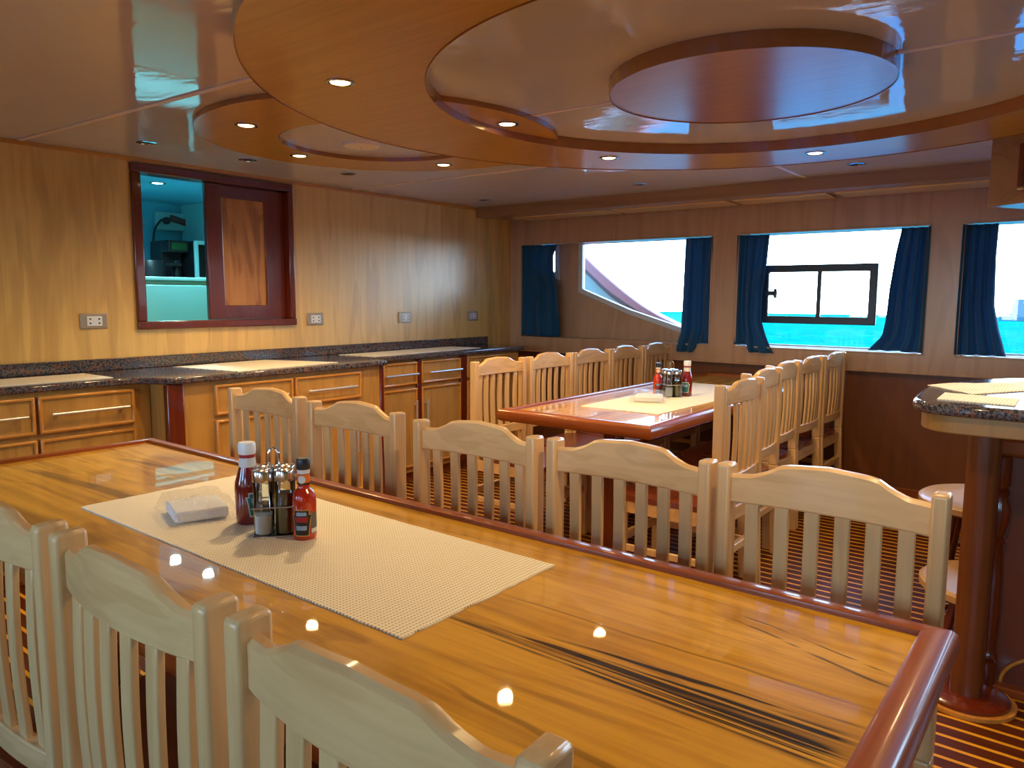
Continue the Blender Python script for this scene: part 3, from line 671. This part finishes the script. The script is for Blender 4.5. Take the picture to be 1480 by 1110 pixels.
# ================================================================== TABLES
def table(label, cx, cy, lx, ly, streaks, ax, top_mat):
    t = thing('dining_table', label, 'table', (cx, cy, 0))
    hx, hy, w = lx/2, ly/2, .05
    MB().box(-hx+w*.8, hx-w*.8, -hy+w*.8, hy-w*.8, .712, .744).build('tabletop', top_mat, t)
    prof = [(-.5*w,.700),(.30*w,.698),(.46*w,.704),(.54*w,.716),(.55*w,.730),(.48*w,.744),(.30*w,.752),(.0,.7555),(-.36*w,.756),(-.47*w,.754),(-.5*w,.750)]
    def edge(a, b, nx, ny, mat):
        # mitred moulded edge from corner a to corner b, outward normal (nx, ny)
        bm = MB(); vs = []
        for c in (a, b):
            sxn, syn = (1 if c[0] > 0 else -1), (1 if c[1] > 0 else -1)
            vs.append([bm.bm.verts.new((c[0]+sxn*(d-w*.5), c[1]+syn*(d-w*.5), z)) for d, z in prof])
        n = len(prof)
        for i in range(n): bm.bm.faces.new((vs[0][i], vs[0][(i+1) % n], vs[1][(i+1) % n], vs[1][i]))
        bm.bm.faces.new(vs[0][::-1]); bm.bm.faces.new(vs[1])
        return bm.build('edge_moulding', mat, t, smooth=True)
    edge((-hx,hy), (hx,hy), 0, 1, M['mahogany_x']); edge((-hx,-hy), (hx,-hy), 0, -1, M['mahogany_x'])
    edge((hx,-hy), (hx,hy), 1, 0, M['mahogany_y']); edge((-hx,-hy), (-hx,hy), -1, 0, M['mahogany_y'])
    along = 'y' if ly > lx else 'x'
    for s in (-.33, .33):
        px, py = (0, s*ly) if along == 'y' else (s*lx, 0)
        MB().box(px-.04, px+.04, py-.04, py+.04, .04, .712).build('pedestal', M['mahogany'], t, bevel=.008)
        MB().box(px-.058, px+.058, py-.058, py+.058, 0, .04).build('foot', M['mahogany'], t, bevel=.01)
    return t
T1 = (.96, 1.485, .835, 2.68); T2 = (3.98, 1.855, 2.40, .83)
S1 = [(.897,.17,.905,.90,.036,.016,1.5), (.950,.17,.905,.82,.022,.008,1.4), (.985,.17,.94,.7,.012,.004,1.1), (1.105,.15,1.215,.52,.006,.003,.8), (1.150,.15,1.235,.50,.004,.002,.8), (.93,1.98,.875,2.66,.034,.026,.75), (.70,1.65,.64,2.45,.06,.05,.6), (1.19,2.2,1.13,2.6,.018,.012,.6), (1.04,.17,1.03,.9,.004,.004,.5), (.70,.18,.74,.75,.012,.006,.5)]
table('long glossy golden dining table in the foreground', *T1, S1, 'y', m_table('golden_table_near', T1[0], T1[1], 'y', S1))
table('second glossy dining table reaching to the hull windows', *T2, [], 'x', m_table('golden_table_far', T2[0], T2[1], 'x', []))
g = 'ribbed mats on the dining tables'
runner('long cream ribbed mat on the foreground table', [(.793,.842),(1.219,.842),(1.240,2.041),(.798,2.039)], .744, 'mat', g, .0)
runner('long cream ribbed mat on the far table', [(3.17,1.61),(4.53,1.56),(4.52,2.05),(3.16,2.04)], .744, 'mat_x', g, .0)

# ================================================================== CHAIRS
def chair_proto(Wd, label, group, loc, rz):
    """sitter faces local +x; rear posts' front faces lie at x = 0"""
    t = thing('dining_chair', label, 'chair', loc, rz, group)
    hw, pw, pd, ZP = Wd/2, .028, .046, .952
    for s in (-1, 1):
        y0, y1 = (hw-pw, hw) if s > 0 else (-hw, -hw+pw)
        mb = MB()
        # straight back post raking slightly backwards below the seat
        mb.prism([(-pd,.46),(0,.46),(0,ZP),(-pd*.12,ZP+.002),(-pd*.9,ZP),(-pd,ZP-.004)], y0, y1, 'y')
        mb.prism([(-pd-.02,0),(-.025,0),(0,.4602),(-pd,.4602)], y0, y1, 'y')
        mb.build('rear_post', M['maple'], t, bevel=.006, seg=3)
        fx0 = .38
        MB().box(fx0, fx0+.045, y0, y1+.004*s*0, 0, .425).build('front_leg', M['maple'], t, bevel=.005)
        MB().box(-.03, fx0+.01, y0+.006, y1-.006, .20, .232).build('stretcher', M['maple'], t, bevel=.004)
    MB().box(.39, .415, -hw+pw, hw-pw, .24, .275).build('stretcher', M['maple_y'], t, bevel=.004)
    MB().box(-.045, -.02, -hw+pw, hw-pw, .24, .275).build('stretcher', M['maple_y'], t, bevel=.004)
    # seat
    sp = smooth_loop([(-.005,-hw+.04),(.2,-hw+.008),(.42,-hw+.004),(.445,-hw+.03),(.45,0),(.445,hw-.03),(.42,hw-.004),(.2,hw-.008),(-.005,hw-.04),(-.012,0)], 5)
    MB().prism(sp, .425, .452).build('seat', M['seat_pad'], t, bevel=.007, seg=3)
    MB().plate([(-.03,-hw+.008),(.415,-hw+.008),(.415,hw-.008),(-.03,hw-.008)], [[(-.01,-hw+.03),(.39,-hw+.03),(.39,hw-.03),(-.01,hw-.03)]], .372, .4248, 'z').build('apron', M['maple_y'], t)
    # bowed crest rail with raised centre
    iw = hw-pw
    def bow(q): return -.022*(1-q*q)
    top = [(-1.0,.931),(-.78,.933),(-.62,.944),(-.50,.957),(-.42,.9605),(0,.966),(.42,.9605),(.50,.957),(.62,.944),(.78,.933),(1.0,.931)]
    N = 41; mb = MB(); prev = None; first = None
    for i in range(N):
        q = -1+2*i/(N-1); y = q*(iw+.002); zt = lerp_poly(top, q); zb = .872; xb = -.022+bow(q); th = .0115
        ring = [mb.bm.verts.new((xb+a, y, z)) for a, z in ((-th,zb+.004),(-th+.004,zb),(th-.004,zb),(th,zb+.004),(th,zt-.006),(th-.006,zt),(-th+.006,zt),(-th,zt-.006))]
        if prev:
            for k2 in range(8): mb.bm.faces.new((prev[k2], prev[(k2+1) % 8], ring[(k2+1) % 8], ring[k2]))
        else: first = ring
        prev = ring
    mb.bm.faces.new(first); mb.bm.faces.new(prev[::-1])
    mb.build('crest_rail', M['maple_y'], t, smooth=True)
    # lower back rail, bowed the same way
    mb = MB(); prev = None
    for i in range(25):
        q = -1+2*i/24; y = q*(iw+.002); xb = -.023+bow(q)*.8
        ring = [mb.bm.verts.new((xb+a, y, z)) for a, z in ((-.012,.535),(.012,.535),(.012,.580),(-.012,.580))]
        if prev:
            for k2 in range(4): mb.bm.faces.new((prev[k2], prev[(k2+1) % 4], ring[(k2+1) % 4], ring[k2]))
        else: mb.bm.faces.new(ring)
        prev = ring
    mb.bm.faces.new(prev[::-1]); mb.build('lower_rail', M['maple_y'], t, bevel=.003)
    # six curved slats
    sw_ = .0285*Wd/.42; pit = (2*iw)/6.35
    for i in range(6):
        yc = (i-2.5)*pit; q = yc/iw; mb = MB(); prev = None; n = 12
        for j in range(n+1):
            v = j/n; z = .578+(.875-.578)*v; xb = -.023+bow(q)*(.8+.2*v)-.005*math.sin(v*PI)
            ring = [mb.bm.verts.new((xb+a, yc+b, z)) for a, b in ((-.006,-sw_/2),(.006,-sw_/2),(.006,sw_/2),(-.006,sw_/2))]
            if prev:
                for k2 in range(4): mb.bm.faces.new((prev[k2], prev[(k2+1) % 4], ring[(k2+1) % 4], ring[k2]))
            else: mb.bm.faces.new(ring[::-1])
            prev = ring
        mb.bm.faces.new(prev); mb.build('slat', M['maple'], t, bevel=.0025)
    return t
gA, gB, gC, gD = 'chairs on the far side of the foreground table', 'chairs along the left side of the far table', 'chairs along the right side of the far table', 'chairs on the near side of the foreground table'
A_ = [(1.455,.392,'maple chair at the right end of the row behind the foreground table'), (1.453,.825,'maple chair second from right in the row behind the foreground table'), (1.44,1.27,'middle maple chair of the row behind the foreground table'), (1.485,1.806,'maple chair second from left in the row behind the foreground table'), (1.515,2.318,'leftmost maple chair of the row behind the foreground table')]
pA = chair_proto(.42, A_[0][2], gA, (A_[0][0], A_[0][1], 0), PI)
for x, y, lb in A_[1:]: dup(pA, lb, (x, y, 0), PI, gA)
for x, y, lb in [(.455,.502,'nearest maple chair at bottom centre, its back towards us'), (.453,.955,'maple chair at lower left, back towards us, second from the nearest'), (.452,1.41,'maple chair cut by the left edge, back towards us')]:
    dup(pA, lb, (x, y, 0), 0, gD)
pit = .47
B_ = ['first maple chair left of the far table, nearest to us', 'second maple chair along the left side of the far table', 'third maple chair along the left side of the far table', 'fourth maple chair along the left side of the far table', 'last maple chair left of the far table, against the hull']
bx_ = [3.19, 3.665, 4.118, 4.565, 5.014]
pB = chair_proto(.445, B_[0], gB, (bx_[0], 2.565, 0), -PI/2)
for i, lb in enumerate(B_[1:], 1): dup(pB, lb, (bx_[i], 2.565-.006*i, 0), -PI/2, gB)
C_ = ['first maple chair right of the far table, nearest to us', 'second maple chair along the right side of the far table', 'third maple chair along the right side of the far table', 'fourth maple chair along the right side of the far table', 'last maple chair right of the far table, against the hull']
cx_ = [3.00, 3.52, 3.99, 4.45, 4.905]; cy_l = [1.172, 1.268, 1.325, 1.330, 1.322]
for i, lb in enumerate(C_): dup(pB, lb, (cx_[i], cy_l[i], 0), PI/2, gC)

# ================================================================== CONDIMENTS
def liquid_glass(name, col, rough=.03):
    t = NT(name); t.setp(Base_Color=col, Roughness=.18, Coat_Weight=1., Coat_Roughness=.02); return t.m
M['ketchup'] = liquid_glass('ketchup_in_glass', srgb(122,8,14)); M['hot'] = liquid_glass('hot_sauce_in_glass', srgb(190,44,6))
M['oil'] = liquid_glass('olive_oil', srgb(84,70,6)); M['pepper'] = plain('pepper', srgb(60,50,40), .8); M['salt'] = plain('salt', srgb(225,228,235), .8); M['vinegar'] = liquid_glass('dark_vinegar', srgb(60,30,12))
M['clear'] = glass_pane('clear_jar_glass', (.93,.97,.97,1), 1.6); M['label_white'] = plain('white_label', srgb(215,218,220), .45)
M['teal'] = plain('teal_label', srgb(40,120,120), .4); M['gold'] = plain('gold_label_edge', srgb(206,150,60), .35); M['red_l'] = plain('red_label', srgb(160,24,30), .4); M['black_l'] = plain('black_label', srgb(24,24,30), .4); M['orange_l'] = plain('orange_label', srgb(224,120,40), .4); M['blue_l'] = plain('pale_blue_print', srgb(150,180,215), .4); M['grey_l'] = plain('grey_print_panel', srgb(96,98,92), .5)
def wrap(mb, poly, R, a0, taper=None):
    """paper patch wrapped on a bottle: poly in (arc metres, z)"""
    c = Vector((sum(p[0] for p in poly)/len(poly), sum(p[1] for p in poly)/len(poly)))
    def P(p): a = a0+p[0]/R; r = (R if taper is None else taper(p[1])); return (r*math.cos(a), r*math.sin(a), p[1])
    n = len(poly); S = 5
    rings = []
    for s_ in range(S+1):
        f = s_/S
        if s_ == 0: rings.append([mb.bm.verts.new(P(c))]); continue
        ring = []
        for i in range(n):
            for q in range(4):
                pt = Vector(poly[i]).lerp(Vector(poly[(i+1) % n]), q/4); ring.append(mb.bm.verts.new(P(c.lerp(pt, f))))
        rings.append(ring)
    for s_ in range(S):
        a, b = rings[s_], rings[s_+1]; m_ = len(b)
        for i in range(m_):
            j = (i+1) % m_
            if s_ == 0: mb.bm.faces.new((a[0], b[i], b[j]))
            else: mb.bm.faces.new((a[i], b[i], b[j], a[j]))
    return mb
KEY = [(-.017,.0),(.017,.0),(.021,.030),(.025,.048),(.019,.048),(.019,.058),(-.019,.058),(-.019,.048),(-.025,.048),(-.021,.030)]
def scalep(P, s, dz, sy=None): return [(x*s, dz+z*(sy or s)) for x, z in P]
def keto(loc, label, face):
    t = thing('ketchup_bottle', label, 'bottle', loc, face, 'ketchup bottles')
    prof = [(.0005,.0),(.027,0),(.030,.006),(.0300,.03),(.0315,.085),(.030,.10),(.025,.118),(.0195,.140),(.0175,.150),(.0175,.172)]
    MB().lathe(prof, seg=36).build('glass_body', M['ketchup'], t, smooth=True)
    MB().lathe([(.0185,.168),(.0200,.171),(.0205,.176),(.0205,.190),(.0185,.196),(.0005,.197)], seg=30).build('cap', M['white'], t, smooth=True)
    MB().lathe([(.0190,.138),(.0205,.138),(.0190,.155),(.0185,.160),(.0178,.160)], seg=30).build('neck_label', M['label_white'], t, smooth=True)
    MB().lathe([(.0178,.1605),(.0184,.1605),(.0184,.1685),(.0178,.1685)], seg=30).build('neck_band', M['red_l'], t, smooth=True)
    k1 = wrap(MB(), scalep(KEY,1.02,.020), .0325, 0).build('front_label', M['label_white'], t, smooth=True)
    wrap(MB(), scalep(KEY,.9,.0235), .0328, 0).build('label_field', M['teal'], k1, smooth=True)
    wrap(MB(), [(-.012,.052),(.012,.052),(.014,.066),(-.014,.066)], .0331, 0).build('label_print', M['blue_l'], k1, smooth=True)
    return t
def hots(loc, label, face):
    t = thing('hot_sauce_bottle', label, 'bottle', loc, face, 'hot sauce bottles')
    prof = [(.0005,0),(.0235,0),(.0262,.005),(.0265,.012),(.0265,.085),(.0255,.096),(.0215,.108),(.0145,.114),(.0130,.120),(.0128,.152)]
    MB().lathe(prof, seg=36).build('glass_body', M['hot'], t, smooth=True)
    MB().lathe([(.0140,.158),(.0150,.160),(.0150,.180),(.0135,.1835),(.0005,.184)], seg=26).build('cap', M['black'], t, smooth=True)
    MB().lathe([(.0128,.149),(.0140,.149),(.0140,.1580),(.0128,.158)], seg=26).build('cap_seal', M['label_white'], t, smooth=True)
    MB().lathe([(.0130,.126),(.0142,.126),(.0138,.147),(.0130,.147)], seg=26).build('neck_label', M['orange_l'], t, smooth=True)
    MB().lathe([(.0143,.1245),(.0146,.1245),(.0146,.1285),(.0143,.1285)], seg=26).build('neck_stripe', M['black'], t, smooth=True)
    wrap(MB(), [(.009*math.cos(a), .1365+.009*math.sin(a)) for a in [2*PI*i/14 for i in range(14)]], .0149, -.45).build('round_seal', M['label_white'], t, smooth=True)
    k1 = wrap(MB(), scalep(KEY,.98,.010,1.05), .0268, -.42).build('front_label', M['gold'], t, smooth=True)
    wrap(MB(), scalep(KEY,.88,.0125,.96), .0271, -.42).build('label_field', M['black_l'], k1, smooth=True)
    wrap(MB(), [(-.014,.042),(.013,.042),(.015,.054),(-.016,.054)], .0274, -.42).build('label_print', M['red_l'], k1, smooth=True)
    wrap(MB(), [(-.012,.024),(.011,.024),(.012,.034),(-.013,.034)], .0274, -.42).build('label_print', M['blue_l'], k1, smooth=True)
    wrap(MB(), [(-.012,.057),(.012,.057),(.011,.065),(-.011,.065)], .0274, -.42).build('label_print', M['blue_l'], k1, smooth=True)
    k2 = wrap(MB(), [(-.011,.014),(.011,.014),(.011,.062),(-.011,.062)], .0268, .78).build('back_label', M['grey_l'], t, smooth=True)
    wrap(MB(), [(-.010,.016),(.010,.016),(.010,.026),(-.010,.026)], .0271, .78).build('barcode_patch', M['label_white'], k2, smooth=True)
    return t
def jar(name, label, loc, fill, level, group, wedge=False):
    t = thing(name, label, 'jar', loc, 0, group)
    r = .0215
    MB().lathe([(.0005,.0),(r-.002,0),(r,.003),(r,.122),(r-.0025,.128),(r-.003,.132)], seg=28).build('glass_body', M['clear'], t, smooth=True)
    MB().lathe([(.0005,.003),(r-.003,.003),(r-.0025,.006),(r-.0025,level),(.0005,level+.0004)], seg=28).build('contents', M[fill], t, smooth=True)
    MB().lathe([(r-.0005,.122),(r+.0013,.123),(r+.0013,.1445),(r,.1475),(r-.003,.1488),(.0005,.1500)], seg=28).build('lid', M['chrome'], t, smooth=True)
    return t
def caddy(loc, rz, lab):
    cx, cy, z = loc
    t = thing('cruet_stand', lab['stand'], 'cruet stand', loc, rz, 'cruet stands')
    MB().box(-.046, .046, -.046, .046, .0, .004).build('base', M['chrome'], t, bevel=.0015)
    MB().tube(smooth_loop([(-.0,-.011,.004),(0,-.011,.10),(0,-.012,.175),(0,-.009,.190),(0,0,.198),(0,.009,.190),(0,.012,.175),(0,.011,.10),(0,.011,.004)], 6, False), .0022, 8).build('wire_handle', M['chrome'], t, smooth=True)
    MB().tube([(x, y, .07) for x, y in [(-.047,-.047),(.047,-.047),(.047,.047),(-.047,.047),(-.047,-.047)]], .0016, 6).build('guard_wire', M['chrome'], t, smooth=True)
    c, s = math.cos(rz), math.sin(rz)
    for (dx, dy), (nm, lb, fl, lv) in zip([(-.0235,-.0235),(-.0235,.0235),(.0235,-.0235),(.0235,.0235)], lab['jars']):
        jar(nm, lb, (cx+c*dx-s*dy, cy+s*dx+c*dy, z+.0045), fl, lv, 'cruet jars')
def napkins(loc, rz, label, sc=1.):
    t = thing('napkin_pack', label, 'napkins', loc, rz, 'napkin packs')
    MB().box(-.068*sc, .068*sc, -.062*sc, .062*sc, .003, .030).build('napkin_stack', M['napkin'], t, bevel=.006)
    rnd = random.Random(3)
    ph = [(rnd.uniform(20,60), rnd.uniform(-60,60), rnd.uniform(0,6)) for _ in range(9)]
    def h(x, y):
        a = sum(math.sin(x*k1+y*k2+p) for k1, k2, p in ph)/9
        rx, ry = abs(x)/(.105*sc), abs(y)/(.085*sc); rr = max(0, 1-max(rx, ry)**3)
        return .003+(.040*min(1, rr*1.9))+.040*a*min(1, rr*2)+.010*rr
    MB().grid(46, 40, lambda u, v: ((u-.5)*.21*sc, (v-.5)*.17*sc, max(.0025, h((u-.5)*.21*sc, (v-.5)*.17*sc)))).build('plastic_wrap', M['film'], t, smooth=True)
    return t
def m_film():
    t = NT('clear_plastic_film'); t.n.remove(t.b); out = t.n['Material Output']
    tr = t.new('ShaderNodeBsdfTransparent'); df = t.new('ShaderNodeBsdfDiffuse'); df.inputs[0].default_value = (.8,.8,.8,1)
    gl = t.new('ShaderNodeBsdfGlossy'); gl.inputs['Roughness'].default_value = .05
    v = t.coords(); bp = t.new('ShaderNodeBump'); t.link(t.noise(v, (60,60,60), 1, 3, 1.), bp.inputs['Height']); bp.inputs['Distance'].default_value = .012; t.link(bp.outputs[0], gl.inputs['Normal'])
    m1 = t.new('ShaderNodeMixShader'); m1.inputs[0].default_value = .02; m2 = t.new('ShaderNodeMixShader'); m2.inputs[0].default_value = .17
    t.link(tr.outputs[0], m1.inputs[1]); t.link(df.outputs[0], m1.inputs[2]); t.link(m1.outputs[0], m2.inputs[1]); t.link(gl.outputs[0], m2.inputs[2]); t.link(m2.outputs[0], out.inputs[0])
    return t.m
M['film'] = m_film()
M['napkin'] = plain('white_napkin', srgb(240,244,248), .8)
ZM = .7478
FACE = math.atan2(-1.47, -.96)          # roughly towards the room's aisle
keto((.995,1.585,ZM), 'red ketchup bottle with white cap on the foreground table', FACE+.6)
hots((1.0075,1.3835,ZM), 'orange hot sauce bottle with black cap on the foreground table', FACE+.1)
caddy((.990,1.470,ZM), FACE-.1, {'stand': 'wire cruet stand between the two sauce bottles on the foreground table', 'jars': [('pepper_shaker', 'glass jar at the back left of the foreground cruet stand', 'vinegar', .06), ('vinegar_bottle', 'glass jar with dark pepper at the back right of the foreground cruet stand', 'pepper', .05), ('salt_shaker', 'glass jar of white salt in the foreground cruet stand', 'salt', .045), ('oil_bottle', 'glass jar of green olive oil in the foreground cruet stand', 'oil', .095)]})
napkins((.947,1.738,ZM), 1.25, 'napkins wrapped in clear plastic on the foreground table')
F2 = FACE
hots((3.80,1.935,ZM), 'orange hot sauce bottle with black cap on the far table', F2)
keto((3.885,1.800,ZM), 'red ketchup bottle with white cap on the far table', F2-.8)
caddy((3.785,1.845,ZM), F2-.1, {'stand': 'wire cruet stand beside the sauces on the far table', 'jars': [('pepper_shaker', 'glass jar at the back left of the far cruet stand', 'vinegar', .06), ('vinegar_bottle', 'glass jar with dark pepper at the back right of the far cruet stand', 'pepper', .05), ('salt_shaker', 'glass jar of white salt in the far cruet stand', 'salt', .05), ('oil_bottle', 'glass jar of green olive oil in the far cruet stand', 'oil', .09)]})
napkins((3.56,1.865,ZM), .4, 'napkins wrapped in clear plastic on the far table', 1.15)

# ================================================================== BAR
br = thing('bar', 'bar with rounded granite top on a wooden column at the right', 'bar', (2.75,.22,0))
o_ = [(2.50,-.15),(2.50,.10),(2.492,.28),(2.51,.385),(2.58,.438),(2.70,.455),(2.88,.466),(3.05,.462),(3.33,.383),(3.56,.22),(3.66,-.05),(3.62,-.45),(3.3,-.7),(2.8,-.7),(2.55,-.45)]
lp = smooth_loop([(x-2.75, y-.22) for x, y in o_], 6)
MB().prism(lp, .950, .985).build('bar_top', M['granite'], br, bevel=.014, seg=4)
ins_ = [(x*.95+.018, y*.95-.012) for x, y in lp]
MB().prism(ins_, .895, .950).build('top_apron', M['bar_oak'], br, bevel=.004)
MB().lathe([(.046,.03),(.046,.896)], (-.028,.036,0), 36).build('column', wood('bar_column', srgb(120,66,34), srgb(76,34,16), 'z', fig=.3, cross=14, along=1, rough=.3, coat=.4), br, smooth=True)
MB().lathe([(.125,.0),(.125,.022),(.11,.03),(.050,.031)], (-.028,.036,0), 40).build('column_base', M['mahogany'], br, smooth=True)
MB().lathe([(.127,.0),(.142,.0),(.142,.012),(.127,.012)], (-.028,.036,0), 48).build('base_trim', M['cab_trim'], br, smooth=True)
bal = [(.028,.03),(.028,.10),(.022,.105),(.030,.12),(.022,.135),(.022,.15),(.026,.25),(.024,.40),(.02,.50),(.030,.515),(.02,.53),(.032,.58),(.034,.62),(.022,.66),(.030,.675),(.022,.69),(.028,.70),(.028,.79)]
MB().lathe(bal, (.085,-.005,0), 24).build('baluster', M['mahogany'], br, smooth=True)
MB().box(.10, .16, -.50, .02, .785, .85).build('top_moulding', M['mahogany_y'], br, bevel=.015, seg=3)
MB().box(.115, .16, -.50, .0, .02, .80).build('front_panel', wood('bar_panel', srgb(112,54,24), srgb(74,30,12), 'z', fig=.3, cross=6, along=.7, rough=.35, coat=.3), br)
MB().box(.07, .2, -.52, .03, 0, .03).build('plinth', M['mahogany_y'], br, bevel=.006)
arc = [(.113, -.26+.215*math.cos(a), .03+.13*math.sin(a)) for a in [PI*i/24 for i in range(25)]]
MB().tube(arc, .006, 8).build('arch_trim', M['cab_trim'], br, smooth=True)
MB().box(.16, 1.0, -.62, -.50, .0, .896).build('bar_body', M['dado_oak'], br)
g = 'ribbed mats on the bar'
runner('cream mat hanging over the left edge of the bar', [(2.80,.31),(3.03,.18),(3.38,.20),(3.00,.47)], .985, 'mat_bar', g, .004)
runner('narrow cream mat at the near edge of the bar', [(2.575,.176),(2.765,.18),(2.795,.385),(2.595,.378)], .985, 'mat_bar', g)
def stool(loc, label, zs=.6, r=.19):
    t = thing('stool', label, 'stool', loc, 0, 'wooden stools at the bar')
    MB().lathe([(.0005,zs-.045),(r*.9,zs-.045),(r,zs-.032),(r,zs-.010),(r*.95,zs),(r*.6,zs-.006),(.0005,zs-.010)], seg=44).build('seat', M['seat_maple'], t, smooth=True)
    for k2 in range(4):
        a = PI/4+k2*PI/2; c, s = math.cos(a), math.sin(a)
        MB().tube([(c*r*.62, s*r*.62, zs-.046), (c*r*.85, s*r*.85, .0)], [.018,.015], 12).build('leg', M['mahogany'], t, smooth=True)
    rr = r*.78
    MB().tube([(rr*math.cos(2*PI*i/32), rr*math.sin(2*PI*i/32), zs*.37) for i in range(33)], .010, 8).build('foot_ring', M['mahogany'], t, smooth=True)
    return t
stool((3.75,.31,0), 'round wooden stool behind the bar column, the farther and higher one', .44, .28)
stool((3.15,.225,0), 'low round wooden stool just behind the bar column', .27, .25)
